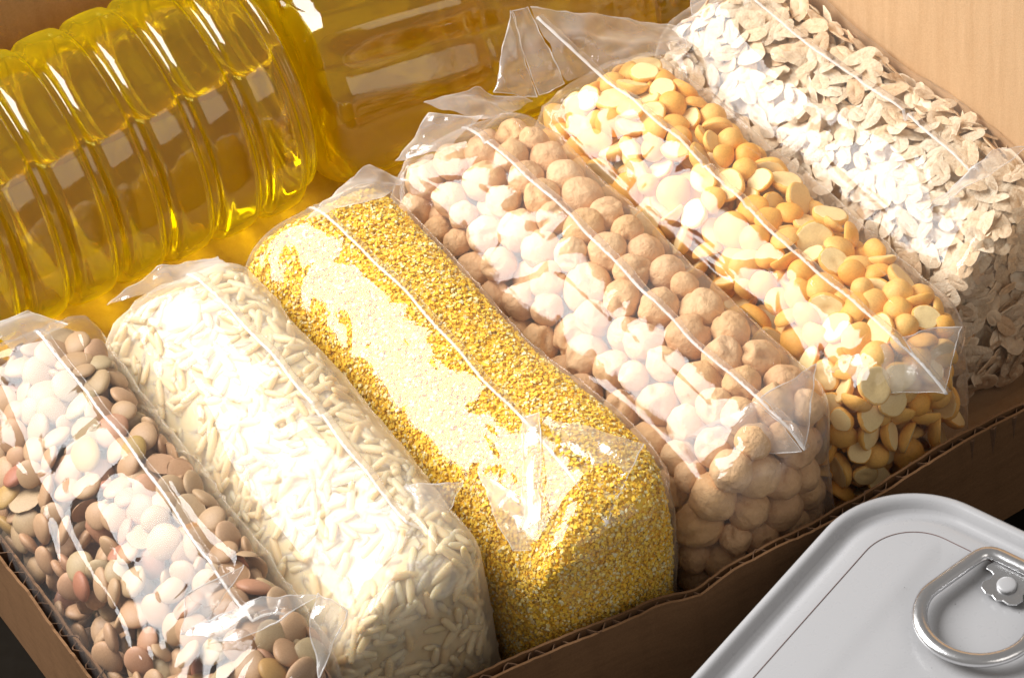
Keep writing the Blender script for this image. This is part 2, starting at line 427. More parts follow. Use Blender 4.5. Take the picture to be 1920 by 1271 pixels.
def frame(nv, spin, tilt=0.0):
    nv = Vector(nv).normalized()
    q = nv.to_track_quat('Z', 'Y')
    return q.to_matrix() @ Matrix.Rotation(spin, 3, 'Z')

def ico(sub):
    bm = bmesh.new(); bmesh.ops.create_icosphere(bm, subdivisions=sub, radius=1)
    v = np.array([p.co[:] for p in bm.verts]); f = [tuple(q.index for q in fa.verts) for fa in bm.faces]; bm.free()
    return v, f
ICO = {k: ico(k) for k in (1, 2, 3, 4, 5)}

def fill(bag, name, variants, lows, P, rr, nrm, dd, orient, label, group, cat, corev, mats, maxn=300, scale=None, stuff_label=None):
    """the most visible grains as objects, the rest joined into one pile"""
    rz = Matrix.Rotation(bag.yaw, 3, 'Z')
    cb = Matrix.Rotation(-bag.yaw, 3, 'Z') @ CB
    n = len(P)
    score = np.full(n, -9.)
    for a in range(n):
        wp = rz @ Vector(P[a]) + Vector((bag.x, 0, 0))
        if visible(wp) and P[a][2] > -4.3: score[a] = Vector(nrm[a]).dot(cb) - 2.2*(dd[a]-rr[a])/max(rr.mean(), .01)*.5
    order = np.argsort(-score); top = set(order[:maxn].tolist()) if maxn else set()
    sv, sf, st, sm = [], [], [], []; base = 0
    grp = group
    for a in range(n):
        M3 = orient(a, nrm[a], dd[a], rr[a])
        sc = (scale(a) if scale else rr[a])
        if a in top and score[a] > -5:
            me = variants[a % len(variants)]
            o = bpy.data.objects.new(name, me); C.objects.link(o)
            M4 = (rz @ M3).to_4x4()
            o.matrix_world = Matrix.Translation(rz @ Vector(P[a]) + Vector((bag.x, 0, 0))) @ M4 @ Matrix.Scale(sc, 4)
            tag(o, label, cat, grp)
        else:
            v, f, fm = lows[a % len(lows)]
            Mx = np.array(rz @ M3)*sc
            sv.append(v @ Mx.T + np.array(rz @ Vector(P[a]) + Vector((bag.x, 0, 0))))
            sf += [tuple(i+base for i in q) for q in f]; st += [random.random()]*len(v); sm += fm; base += len(v)
    if corev is not None:
        v, f = corev
        v = v @ np.array(rz).T + np.array([bag.x, 0, 0])
        sv.append(v); sf += [tuple(i+base for i in q) for q in f]; st += [.5]*len(v); sm += [0]*len(f); base += len(v)
    me = mesh(name+'_pile', np.vstack(sv), sf, mats, fm=sm)
    at = me.attributes.new('tint', 'FLOAT', 'POINT'); at.data.foreach_set('value', st)
    o = link(name+'_pile', me); tag(o, stuff_label, cat, None, 'stuff')
    return o

def film(bag, P, rr, amt, seed, wr=1.0, gap=.0, fat=1.08):
    V, F = bag.base()
    me = mesh('film', V, F); nrm = np.zeros(len(V)*3); me.vertices.foreach_get('normal', nrm); nrm = nrm.reshape(-1, 3); bpy.data.meshes.remove(me)
    if nrm[:, 2][V[:, 2] > -.5].mean() < 0: nrm = -nrm; F = [q[::-1] for q in F]
    top = np.clip((V[:, 2]-bag.dz+1.6)/1.2, 0, 1)
    xr = V[:, 0]-bag.seam
    # long soft billows, then radial creases running away from the seam, then fine crinkles
    w = .05*vnoise(V*np.array([.8, .35, .8]), seed)
    w += .022*wr*ridge(np.c_[V[:, 1]*1.15+xr*.75+vnoise(V*.7, seed+2)*1.2, xr*.35, V[:, 2]*.4], seed+1)*np.clip(np.abs(xr)/.4, .2, 1)*top
    w += .009*wr*ridge(np.c_[V[:, 1]*2.1-xr*.9, xr*.8, V[:, 2]*.8]+3.1, seed+4)*top
    w += .030*ridge(np.c_[V[:, 0]*1.6, V[:, 1]*1.6, V[:, 2]*.45], seed+6)*(1-top)
    w += .004*wr*vnoise(V*4.5, seed+5)
    # a few sharp folds where the film has been pulled
    c1 = ridge(np.c_[V[:, 1]*.95-xr*.55+vnoise(V*.5, seed+11)*1.5, xr*.25, V[:, 2]*.3]+7, seed+12)
    w += .040*wr*np.clip((c1-.80)/.20, 0, 1)**1.6*np.clip(np.abs(xr)/.3, 0, 1)
    c2 = ridge(np.c_[V[:, 1]*.30, V[:, 0]*1.3, V[:, 2]*.9]+5, seed+13)
    w += .05*wr*np.clip((c2-.75)/.25, 0, 1)**1.6
    # the film follows the grains it wraps
    if P is not None and amt > 0:
        from mathutils import kdtree
        kd = kdtree.KDTree(len(P))
        for i, p in enumerate(P): kd.insert(Vector(p), i)
        kd.balance()
        g = np.zeros(len(V))
        for i, p in enumerate(V):
            q = [(d-rr[j]*fat) for c, j, d in kd.find_n(Vector(p), 2)]
            g[i] = max(-.25, min(.35, min(q)))
        taut = .35+.65*np.clip(vnoise(V*np.array([.6, .4, .6]), seed+8)*1.5+.5, 0, 1)
        w -= np.where(g > 0, amt*g*taut, g)
    V = V + nrm*(w+.03+gap)[:, None]
    V[:, 2] = np.maximum(V[:, 2], ZT+.28)
    me = mesh('film', V, F, [FILM[bag.key]])
    o = link('film', me, bag.root, bag.off)
    bag.film = BVHTree.FromPolygons([Vector(p) for p in V], F)
    return o

def top_z(bag, x, y):
    h = bag.film.ray_cast(Vector((x, y, 5)), Vector((0, 0, -1)))
    return h[0].z if h[0] else 0
def seam(bag, y0, y1, tip=None, tail=None, wdt=.095, seed=0):
    """the lap seam: a narrow crimped double strip lying on the ridge, ending in the end seals"""
    pts = []
    n = int((y1-y0)/.06)
    for i in range(n+1):
        y = y0 + (y1-y0)*i/n
        x = bag.seam + .06*math.sin(y*.7+seed) + .015*math.sin(y*3.1+seed)
        pts.append(Vector((x, y, top_z(bag, x, y)+.03)))
    if tip is not None:
        t = bag.w2l(tip); a = pts[0]; ex = []
        for i in range(1, 24):
            f_ = i/23; p = a.lerp(t, f_); p.z += .10*math.sin(f_*PI); ex.append(p)
        pts = ex[::-1] + pts
    if tail is not None:
        t = bag.w2l(tail); a = pts[-1]
        for i in range(1, 14): pts.append(a.lerp(t, i/13))
    v = []; f = []; fm = []
    for i, p in enumerate(pts):
        a = pts[max(0, i-1)]; b = pts[min(len(pts)-1, i+1)]; t = (b-a).normalized(); s_ = t.cross(Vector((0, 0, 1))).normalized()
        up = s_.cross(t); cr = .012*math.sin(i*2.3)+.012*random.uniform(-1, 1)
        wv = .02*mn.noise(p*2.0)
        ww = .16*(1+.35*mn.noise(p*.9))
        v += [p - s_*.02 - up*.006, p - s_*(.002-wv*.3) + up*(.018+cr*.5), p + s_*(.036+wv*.3+cr*.6) + up*(.012+cr*.4), p + s_*(ww*.7) + up*.006, p + s_*ww - up*(.014+cr*.2)]
    for i in range(len(pts)-1):
        for k in range(4): a = i*5+k; f.append((a, a+1, a+6, a+5)); fm.append(0 if k < 2 else 1)
    o = link('seam', mesh('seam', v, f, [SEAM, FILM[bag.key]], fm=fm), bag.root, bag.off)
    sm = o.modifiers.new('s', 'SOLIDIFY'); sm.thickness = .010; sm.offset = 0
    return o

def flap(bag, corners, name='end_flap', n=22, wr=.06, bulge=0.0, seed=1, edges=(0, 1, 2, 3), m_=None, er=.016):
    """loose film at the end of a bag: a creased sheet over four corners (world positions), with its folded edges"""
    q = [bag.w2l(c) for c in corners]
    if len(q) == 3: q = [q[0], q[1], q[2], q[2]]
    v = []; f = []
    nn = (q[1]-q[0]).cross(q[3]-q[0]) if (q[3]-q[0]).length > 1e-3 else (q[1]-q[0]).cross(q[2]-q[0])
    if nn.length < 1e-4: nn = (q[1]-q[0]).cross(q[2]-q[0])
    nn.normalize()
    if nn.dot(CB) < 0: nn = -nn
    G = []
    for i in range(n+1):
        for j in range(n+1):
            a, b = i/n, j/n
            p = q[0].lerp(q[1], a).lerp(q[3].lerp(q[2], a), b)
            e = 16*a*(1-a)*b*(1-b)
            G.append((p, e, a, b))
    A = np.array([g_[0][:] for g_ in G]); E_ = np.array([g_[1] for g_ in G])
    w = 1.5*wr*(ridge(A*np.array([1.3, 1.1, 1.3]), seed)*.8 + .5*vnoise(A*2.8, seed+1))*(.55+.45*np.clip(E_*2, 0, 1)) + (bulge+.06)*E_
    A = A + .07*np.c_[vnoise(A*1.2, seed+2), vnoise(A*1.2, seed+3), vnoise(A*1.5, seed+4)] + .03*np.c_[vnoise(A*4, seed+5), vnoise(A*4, seed+6), vnoise(A*4, seed+7)]
    A = A + np.array(nn)[None]*w[:, None]
    for i in range(n):
        for j in range(n):
            a = i*(n+1)+j; f.append((a, a+1, a+n+2, a+n+1))
    fm = [0]*len(f)
    v = [tuple(p) for p in A]
    rings = {0: [(i, 0) for i in range(n+1)], 1: [(n, j) for j in range(n+1)], 2: [(i, n) for i in range(n+1)], 3: [(0, j) for j in range(n+1)]}
    for e in edges:
        idx = [i*(n+1)+j for i, j in rings[e]]
        pts = [Vector(v[i]) for i in idx]
        if (pts[0]-pts[-1]).length < .05: continue
        b0 = len(v)
        for k, p in enumerate(pts):
            t = (pts[min(k+1, n)]-pts[max(k-1, 0)]); t = t.normalized() if t.length > 1e-6 else Vector((1, 0, 0))
            s_ = t.cross(nn).normalized(); rad = er*(.25+1.5*abs(mn.noise(p*2.2)))
            for c in range(5):
                an = c/5*2*PI; v.append(tuple(p + (s_*math.cos(an)+nn*math.sin(an))*rad))
        for k in range(n):
            for c in range(5):
                f.append((b0+k*5+c, b0+k*5+(c+1) % 5, b0+(k+1)*5+(c+1) % 5, b0+(k+1)*5+c)); fm.append(1)
    o = link(name, mesh(name, v, f, [m_ or FLAP, EDGE], fm=fm), bag.root, bag.off)
    return o

def tag_bag(b, label): tag(b.root, label, 'bag', 'clear plastic bags of dry food in the box')
def rnd_unit():
    v = RNG.standard_normal(3); return Vector(v/np.linalg.norm(v))
def tomesh(name, v, f, mats, fm=None): return mesh(name, v, f, mats, fm=fm)

# ---- grain shapes (unit-ish sizes)
def chickpea(seed, sub):
    v, f = ICO[sub]; v = v.copy(); r = np.ones(len(v))
    x, y, z = v.T
    r += .075*vnoise(v*1.4+seed*7, seed) + .03*vnoise(v*3+seed*3, seed+1)
    cl = np.clip((z+.25)/.9, 0, 1)*np.clip((y+.3)*1.2+.5, 0, 1)
    r -= .24*np.exp(-(x/.15)**2)*cl*(z > -.25)
    r += .07*np.exp(-((np.abs(x)-.42)/.28)**2)*cl + .05*vnoise(v*2.3+seed, seed+9)
    bk = np.array([0, .52, .85]); ang = np.arccos(np.clip(v @ (bk/np.linalg.norm(bk)), -1, 1))
    r += .38*np.exp(-(ang/.17)**2) + .08*np.exp(-(ang/.5)**2)
    r -= .035*np.clip(ridge(v*2.1+seed, seed+5)-.55, 0, 1)*2
    o = v*r[:, None]; o[:, 2] *= .97; o[:, 1] *= 1.04
    return o*.90, f
def lentil(seed, sub, split=False):
    v, f = ICO[sub]; v = v.copy(); rho = np.hypot(v[:, 0], v[:, 1])
    z = np.sign(v[:, 2])*np.abs(v[:, 2])**1.12*.41
    a = np.arctan2(v[:, 1], v[:, 0]); k = 1 + .05*np.cos(2*a+seed) + .03*np.cos(3*a+seed*2)
    o = np.c_[v[:, 0]*k*1.04, v[:, 1]*k*.97, z]
    if split: o[:, 2] = np.where(o[:, 2] < 0, o[:, 2]*.12 + .06*rho**2, o[:, 2]*.8)
    o *= (1+.03*vnoise(v*1.8+seed*5, seed))[:, None]
    return o*1.34, f
def splitpea(seed, sub):
    v, f = ICO[sub]; v = v.copy()
    a = np.arctan2(v[:, 1], v[:, 0])
    z = v[:, 2]; rho = np.hypot(v[:, 0], v[:, 1])
    up = z > 0.10
    k = 1 + .05*np.cos(2*a+seed) + .04*np.cos(3*a+seed*3) + .02*np.cos(5*a+seed)
    rr_ = np.where(up, np.minimum(1, rho/.995), np.sqrt(np.clip(1-np.clip(z, -1, 0)**2, 0, 1)))
    zz = np.where(up, .12 + .02*vnoise(v*2+seed, seed), z*.66+.0)
    zz = np.where(up & (rho > .9), .12-(rho-.9)*.9, zz)
    o = np.c_[v[:, 0]/np.maximum(rho, 1e-6)*rr_*k, v[:, 1]/np.maximum(rho, 1e-6)*rr_*k, zz]
    if seed % 3 == 0: o[:, 2] += np.where(up, -.07*np.exp(-(((o[:, 0]-.1)/.3)**2+((o[:, 1])/.25)**2)), 0)
    o *= (1+.03*vnoise(v*1.5+seed*3, seed+2))[:, None]; o[:, 2] += .22
    fm = [1 if all(up[i] and rho[i] < .93 for i in q) else 0 for q in f]
    return o*1.22, f, fm
def wholepea(seed, sub):
    v, f = ICO[sub]; o = v*(1+.05*vnoise(v*1.6+seed, seed))[:, None]
    return o*1.05, f, [0]*len(f)
def flake(seed, nr=7, na=22):
    rs = np.linspace(0, 1, nr); P_ = []
    for side in (1, -1):
        for i, q in enumerate(rs):
            for j in range(na):
                a = j/na*2*PI
                k = 1 + .07*math.cos(2*a+seed) + .05*math.cos(3*a+seed*2.3) + .03*math.cos(5*a+seed*1.7) + .015*math.cos(9*a+seed)
                x = q*k*math.cos(a)*1.38; y = q*k*math.sin(a)*.84
                th = .11*(1-q**4)*(1+.3*math.cos(4*x+seed))
                cr = -.11*math.exp(-(y/.09)**2)*(1-q*.6)
                z = side*th + cr + .10*(x*x)*math.cos(seed*1.9) + .14*y*y*math.sin(seed*2.7) + .05*math.sin(4*x+seed)*math.cos(5*y)
                P_.append((x, y, z))
    f = []
    for s_ in (0, 1):
        b = s_*nr*na
        for i in range(nr-1):
            for j in range(na):
                q = (b+i*na+j, b+(i+1)*na+j, b+(i+1)*na+(j+1) % na, b+i*na+(j+1) % na)
                f.append(q if s_ == 0 else q[::-1])
    b = nr*na
    for j in range(na):
        a = (nr-1)*na+j; c = (nr-1)*na+(j+1) % na; f.append((a, b+a, b+c, c))
    return np.array(P_), f
def rice(seed, sub):
    v, f = ICO[sub]; o = v.copy()
    t = o[:, 0]; k = np.clip(1-t*t, .02, 1)**-.2*(1 - .10*np.abs(t)**2)
    o = np.c_[t*2.75, o[:, 1]*.72*k, o[:, 2]*.58*k]
    o[:, 1] += .10*math.sin(seed)*(t**2); o[:, 2] += .12*math.cos(seed*2)*(t**2)
    o = np.where((t > .86)[:, None] & np.array([True, False, False])[None], 2.35*.88+(o-2.35*.88)*.4, o)
    o *= (1+.03*vnoise(v*2+seed, seed))[:, None]
    return o*.95, f

bags = {}
# ================= lentils
b = Bag('lentil', -8.62, -4.85, 7.1, .72, zl=-1.15, zr=.02, yaw=-.045, dz=-.08, re=1.4)
tag_bag(b, 'clear bag of brown lentils, leftmost bag against the left box wall')
P, rr, nn, dd = pack(b, 1050, .242, 1.3)
def ori_lens(a, nv, d, r):
    w = 2.2 if d < r*1.9 else .5
    return frame(Vector(nv)*w*random.choice((1, -1)) + rnd_unit()*1.25, random.uniform(0, 6.28))
vs = [tomesh('lentil', *lentil(i, 3), [G_LENT]) for i in range(6)] + [tomesh('lentil', *lentil(9, 3, True), [G_LENT])]
lo = [(*lentil(i, 2), [0]*320) for i in range(5)]
fill(b, 'lentil', vs, lo, P, rr, nn, dd, ori_lens, 'small brown lens-shaped lentil inside the leftmost clear bag', 'lentils in the leftmost bag', 'lentil', core(b, 1.5), [G_LENT],
     stuff_label='deeper brown lentils filling the leftmost clear bag')
film(b, P, rr, .05, 21, 1.3)
seam(b, -3.2, 6.6, (-7.55, -3.55, .1))
flap(b, [(-9.36, -2.64, -.05), (-7.79, -3.1, .35), (-6.85, -3.76, .32), (-8.6, -3.5, .02)], wr=.05, seed=4, n=26)
flap(b, [(-6.85, -3.7, .32), (-6.60, -4.38, .2), (-7.67, -4.85, -.5), (-7.3, -4.1, .1)], wr=.05, seed=6)
flap(b, [(-9.36, -2.64, -.05), (-8.9, -2.1, .30), (-7.6, -2.1, .25), (-8.7, -2.55, .02)], name='crease', wr=.03, seed=8)
flap(b, [(-8.5, 7.0, .15), (-7.44, 7.1, .0), (-6.95, 6.3, -.2), (-8.3, 6.2, -.05)], wr=.03, seed=9, edges=(0, 1))

# ================= rice
b = Bag('rice', -5.12, -4.55, 6.6, .80, zl=-1.2, zr=.05, yaw=-.03, re=1.4)
tag_bag(b, 'milky clear bag of white rice between the lentil bag and the cornmeal bag')
P, rr, nn, dd = pack(b, 2900, .125, .46, iters=18, skin=1.02)
def ori_rice(a, nv, d, r):
    nv = Vector(nv); t = nv.orthogonal().normalized(); t = Matrix.Rotation(random.uniform(0, 6.28), 3, nv) @ t
    t = (t + nv*random.uniform(-.35, .35)).normalized()
    z = (nv + rnd_unit()*.3); z = (z - z.dot(t)*t).normalized(); y = z.cross(t)
    return Matrix((t, y, z)).transposed()
vs = [tomesh('rice_grain', *rice(i, 3), [G_RICE]) for i in range(5)]
lo = [(*rice(i, 2), [0]*320) for i in range(5)]
fill(b, 'rice_grain', vs, lo, P, rr, nn, dd, ori_rice, 'translucent cream rice grain inside the milky clear bag', 'rice grains in the second bag', 'rice grain', core(b, .19), [G_RICE],
     stuff_label='cream rice grains filling the second clear bag from the left')
film(b, P, rr, .08, 41, 1.0, gap=.02)
seam(b, -3.0, 6.3, (-4.08, -3.55, -.35))
flap(b, [(-3.99, -2.23, .16), (-3.0, -2.83, .12), (-4.08, -3.52, -.38)], wr=.05, seed=11)
flap(b, [(-3.99, -2.23, .16), (-4.85, -2.2, -.62), (-4.9, -2.9, -.9), (-4.08, -3.52, -.38)], wr=.07, seed=12, edges=(1, 2, 3))
flap(b, [(-6.0, 6.4, -.3), (-4.61, 6.75, -.25), (-3.3, 6.6, -.6), (-3.4, 5.7, -.2)], wr=.03, seed=13, edges=(0, 1))

# ================= cornmeal
b = Bag('corn', -1.33, -5.35, 6.7, .25, zl=-1.05, zr=.15, re=1.45, dz=.02)
tag_bag(b, 'clear bag of yellow cornmeal between the rice bag and the chickpea bag')
P, rr, nn, dd = pack(b, 100000, .035, .17, iters=1)
def ori_any(a, nv, d, r): return frame(rnd_unit(), random.uniform(0, 6.28))
lo = []
for i in range(6):
    v, f = ICO[1]; v = v*(1+.25*RNG.standard_normal(len(v)))[:, None]*np.array([1.25, .95, .75]); lo.append((v, f[:], [0]*len(f)))
szs = RNG.choice([.021, .026, .031, .041], 100000, p=[.3, .35, .25, .1])
lo2 = []
bmo = bmesh.new(); bmesh.ops.create_cube(bmo, size=1.7); cv = np.array([p.co[:] for p in bmo.verts]); cf = [tuple(q.index for q in fa.verts) for fa in bmo.faces]; bmo.free()
for i in range(12): lo2.append((cv*(1+.3*RNG.standard_normal((8, 1)))*np.array([1.1, .9, .7]), cf, [0]*6))
pile = fill(b, 'cornmeal', None, lo2, P, rr, nn, dd, lambda a, nv, d, r: frame(Vector(nv)+rnd_unit()*.45, random.uniform(0, 6.28)), '', '', 'cornmeal', core(b, .12), [G_CORN], maxn=0, scale=lambda a: szs[a],
     stuff_label='coarse yellow cornmeal with pale specks filling the third clear bag')
pile.data.polygons.foreach_set('use_smooth', [False]*len(pile.data.polygons))
film(b, None, None, 0, 61, .8, gap=.03)
seam(b, -2.0, 6.2, (-1.22, -5.15, -.30))
flap(b, [(-.85, -2.3, .16), (.37, -4.12, .12), (-1.27, -5.1, -.34)], wr=.06, seed=14, edges=(1,))
flap(b, [(-1.15, -2.1, .14), (-.85, -2.3, .30), (-2.2, -4.3, -.20), (-2.53, -4.2, -.42)], name='pleat', wr=.04, seed=15)
flap(b, [(-2.36, -2.2, -.52), (-2.05, -3.9, -.25), (-1.97, -4.9, -.72), (-2.75, -4.0, -1.0)], wr=.05, seed=16, edges=(2, 3))
flap(b, [(-1.6, 5.6, .10), (.79, 6.9, -.5), (1.33, 6.2, -.8), (.2, 5.2, .12)], wr=.05, seed=17, edges=(0, 1))

# ================= chickpeas
b = Bag('chickpea', 2.50, -5.55, 6.7, .40, zl=-1.05, zr=.08, re=1.45, dz=.02)
tag_bag(b, 'clear bag of tan chickpeas between the cornmeal bag and the split pea bag')
P, rr, nn, dd = pack(b, 400, .455, 2.4, iters=50)
def ori_free(a, nv, d, r): return frame(Vector(nv)*.35+rnd_unit(), random.uniform(0, 6.28))
vs = [tomesh('chickpea', *chickpea(i, 4), [G_CHICK]) for i in range(8)]
lo = [(*chickpea(i, 3), [0]*1280) for i in range(4)]
fill(b, 'chickpea', vs, lo, P, rr, nn, dd, ori_free, 'tan wrinkled chickpea inside the clear bag beside the cornmeal', 'chickpeas in the fourth bag', 'chickpea', None, [G_CHICK],
     stuff_label='deeper tan chickpeas filling the fourth clear bag')
film(b, P, rr, .12, 81, 1.0)
seam(b, -4.9, 6.3, (3.02, -5.85, -.42))
flap(b, [(2.85, -4.6, .20), (4.36, -4.45, .08), (3.02, -5.82, -.44)], wr=.06, seed=18)
flap(b, [(2.85, -4.6, .20), (1.72, -3.9, -.75), (2.3, -4.9, -.95), (3.02, -5.82, -.44)], wr=.09, seed=19, edges=(1, 2, 3))
flap(b, [(1.2, 6.5, -.35), (2.42, 6.9, .1), (3.2, 6.0, .1), (1.9, 5.7, .0)], wr=.04, seed=20, edges=(0, 1))
flap(b, [(2.42, 7.1, .2), (3.79, 7.0, .0), (4.87, 6.5, -.7), (3.2, 5.9, .12)], wr=.05, seed=22, edges=(0, 1))

# ================= split peas
b = Bag('pea', 6.02, -5.5, 6.5, .0, zl=-1.05, zr=.10, re=1.45, dz=.0)
tag_bag(b, 'clear bag of yellow split peas between the chickpea bag and the oat bag')
P, rr, nn, dd = pack(b, 1050, .275, 1.6, iters=34)
def ori_pea(a, nv, d, r):
    s_ = 1 if random.random() < .62 else -1
    return frame(Vector(nv)*1.3*s_ + rnd_unit()*1.1, random.uniform(0, 6.28))
vs = []
for i in range(7):
    v, f, fm = splitpea(i, 4); vs.append(mesh('split_pea', v, f, [G_PEA, G_PEAC], fm=fm))
v, f, fm = wholepea(3, 4); vs.append(mesh('split_pea', v, f, [G_PEA, G_PEAC], fm=fm))
lo = [splitpea(i, 3) for i in range(5)]
fill(b, 'split_pea', vs, lo, P, rr, nn, dd, ori_pea, 'yellow split pea with a pale flat face inside the clear bag', 'split peas in the fifth bag', 'split pea', core(b, 1.15), [G_PEA, G_PEAC],
     stuff_label='deeper yellow split peas filling the fifth clear bag')
film(b, P, rr, .12, 101, 1.2)
seam(b, -5.0, 5.2, (6.17, -6.35, -.45), (5.6, 7.3, .85))
flap(b, [(6.05, -5.0, .20), (7.35, -5.36, .0), (6.17, -6.35, -.45)], wr=.03, seed=23)
flap(b, [(6.05, -5.0, .20), (4.97, -4.1, -.75), (5.5, -5.3, -.85), (6.17, -6.35, -.45)], wr=.05, seed=24, edges=(1, 2, 3))
flap(b, [(5.1, 7.6, 1.13), (5.55, 7.55, 1.05), (5.45, 6.1, -.15), (4.85, 6.3, -.35)], name='folded_corner', wr=.03, seed=25)
flap(b, [(5.55, 7.55, 1.05), (9.0, 6.7, -.9), (8.3, 5.5, -.3), (5.45, 6.1, -.1)], wr=.10, seed=26, edges=(0, 1))
flap(b, [(5.1, 7.6, 1.13), (4.85, 6.3, -.35), (3.96, 6.6, .0)], wr=.06, seed=27)

# ================= oats
b = Bag('oat', 9.82, -3.9, 6.9, .48, zl=-1.1, zr=.10, yaw=.02, re=1.4, dz=.02)
tag_bag(b, 'clear bag of rolled oat flakes, rightmost bag against the tall box wall')
P, rr, nn, dd = pack(b, 2500, .15, .70, iters=18)
def ori_flake(a, nv, d, r):
    return frame(Vector(nv)*(2.1 if d < .45 else 1.0) + rnd_unit()*.95, random.uniform(0, 6.28))
vs = []
for i in range(9):
    v, f = flake(i); vs.append(mesh('oat_flake', v, f, [G_OAT]))
lo = [(*flake(i, 5, 14), [0]*(2*4*14+14)) for i in range(7)]
osz = RNG.uniform(.17, .29, 2500)
fill(b, 'oat_flake', vs, lo, P, rr, nn, dd, ori_flake, 'pale rolled oat flake inside the rightmost clear bag', 'oat flakes in the rightmost bag', 'oat flake', core(b, .55), [G_OAT], scale=lambda a: osz[a],
     stuff_label='deeper pale oat flakes filling the rightmost clear bag')
film(b, P, rr, .12, 121, .7, gap=.03)
seam(b, -2.0, 5.6, (10.38, -2.2, .2), (10.3, 7.2, -.2))
flap(b, [(8.97, -1.98, -.35), (10.82, -2.07, .42), (11.54, -2.33, .38), (9.69, -2.45, .12)], wr=.05, seed=28, n=26)
flap(b, [(9.0, 6.2, -.9), (9.6, 7.2, -.7), (10.6, 7.4, -.6), (10.3, 5.6, .1)], wr=.05, seed=29, edges=(0, 1))

# ------------------------------------------------------------ oil bottles
def bottle(x0, x1, y, z, R, yaw, level, prof, label, lobes=0, taper=None):
    root = empty('oil_bottle', ((x0+x1)/2, y, z-R), yaw)
    tag(root, label, 'bottle', 'clear bottles of yellow cooking oil lying behind the bags')
    L = x1-x0; n = int(L/.045); m_ = 128
    xs = np.linspace(-L/2, L/2, n+1)
    def endr(x):
        e = min(x+L/2, L/2-x); rr_ = .8
        return 1 if e > rr_ else math.sqrt(max(0, 1-(1-e/rr_)**2))*.32+.68
    r = np.array([prof(x+L/2)*endr(x) for x in xs])*R
    def ring(rad, i, a, d):
        k = 1
        if lobes: k = 1 + .05*math.cos(lobes*a+1.0+.18*xs[i])*(.6+.4*math.sin(xs[i]*.8+a)) + .012*math.cos(3*a+xs[i]*.9) + .01*math.sin(xs[i]*1.7+a*2)
        return (xs[i], rad*k*math.sin(a), rad*k*math.cos(a)+R)
    v = []; f = []
    for i in range(n+1):
        for j in range(m_): v.append(ring(r[i], i, j/m_*2*PI, 0))
    for i in range(n):
        for j in range(m_): a = i*m_+j; c = i*m_+(j+1) % m_; f.append((a, c, c+m_, a+m_))
    f.append(tuple(range(m_))[::-1]); f.append(tuple(range(n*m_, (n+1)*m_)))
    link('shell', mesh('shell', v, f, [PET]), root)
    # oil: same section cut off flat at the level
    lv = level - (z-R); v = []; f = []; q = 96
    for i in range(1, n):
        ri = r[i]-.05; h = (lv-R)/ri; h = max(-.98, min(.98, h)); a0 = math.acos(h)
        for j in range(q+1):
            a = a0 + (2*PI-2*a0)*j/q
            p = list(ring(ri, i, a, 0)); p[2] = min(p[2], lv)
            if j in (0, q): p[2] = lv + .0
            v.append(tuple(p))
    # meniscus: the surface strip between first and last vertex of each ring, with a slight curl at the walls
    K = q+1; nn_ = n-1; st = len(v); s_n = 17
    for i in range(nn_):
        A = Vector(v[i*K]); B = Vector(v[i*K+q])
        for j in range(1, s_n-1):
            t = j/(s_n-1); tt = .5-.5*math.cos(PI*t); p = A.lerp(B, tt); d = min((p-A).length, (p-B).length)
            v.append((p.x, p.y, p.z - .07*(1-math.exp(-d/.10))))
    def sidx(i, j):
        if j == 0: return i*K
        if j == s_n-1: return i*K+q
        return st + i*(s_n-2)+j-1
    for i in range(nn_-1):
        for j in range(q): a = i*K+j; f.append((a, a+1, a+K+1, a+K))
        for j in range(s_n-1): f.append((sidx(i, j+1), sidx(i, j), sidx(i+1, j), sidx(i+1, j+1)))
    f.append(tuple([j for j in range(K)][::-1]) + tuple(sidx(0, j) for j in range(1, s_n-1)))
    e = nn_-1; f.append(tuple([e*K+j for j in range(K)]) + tuple(sidx(e, j) for j in range(s_n-2, 0, -1)))
    me = mesh('oil', v, f, [OIL])
    bm = bmesh.new(); bm.from_mesh(me); bmesh.ops.recalc_face_normals(bm, faces=bm.faces)
    bm.to_mesh(me); bm.free()
    link('oil', me, root)
    return root
def ribs(s):
    t = (s/1.22) % 1.0
    return 1 - .085*math.exp(-((t-.5)/.10)**2) + .035*math.exp(-((t-.5)/.03)**2) + .006*math.cos(2*PI*t)
bottle(-13.2, 1.25, 12.75, -1.85, 3.0, math.radians(-2.5), .25, ribs, 'ribbed clear bottle of yellow oil with an air gap on top, lying behind the rice')
def smooth(s): return 1 - .03*math.exp(-((s-4.2)/.25)**2) - .03*math.exp(-((s-8.3)/.25)**2)
bottle(1.6, 16.5, 11.3, -2.1, 2.9, math.radians(-9), .4, smooth, 'smooth dented bottle of amber oil lying behind the chickpeas and split peas', lobes=9)

# ------------------------------------------------------------ tin can
can = empty('tin_can', (4.67, -6.23, ZT))
tag(can, 'white rectangular tin can with a silver ring pull on its lid', 'can')
can.rotation_euler = (0, 0, math.atan2(-.319, -.948))
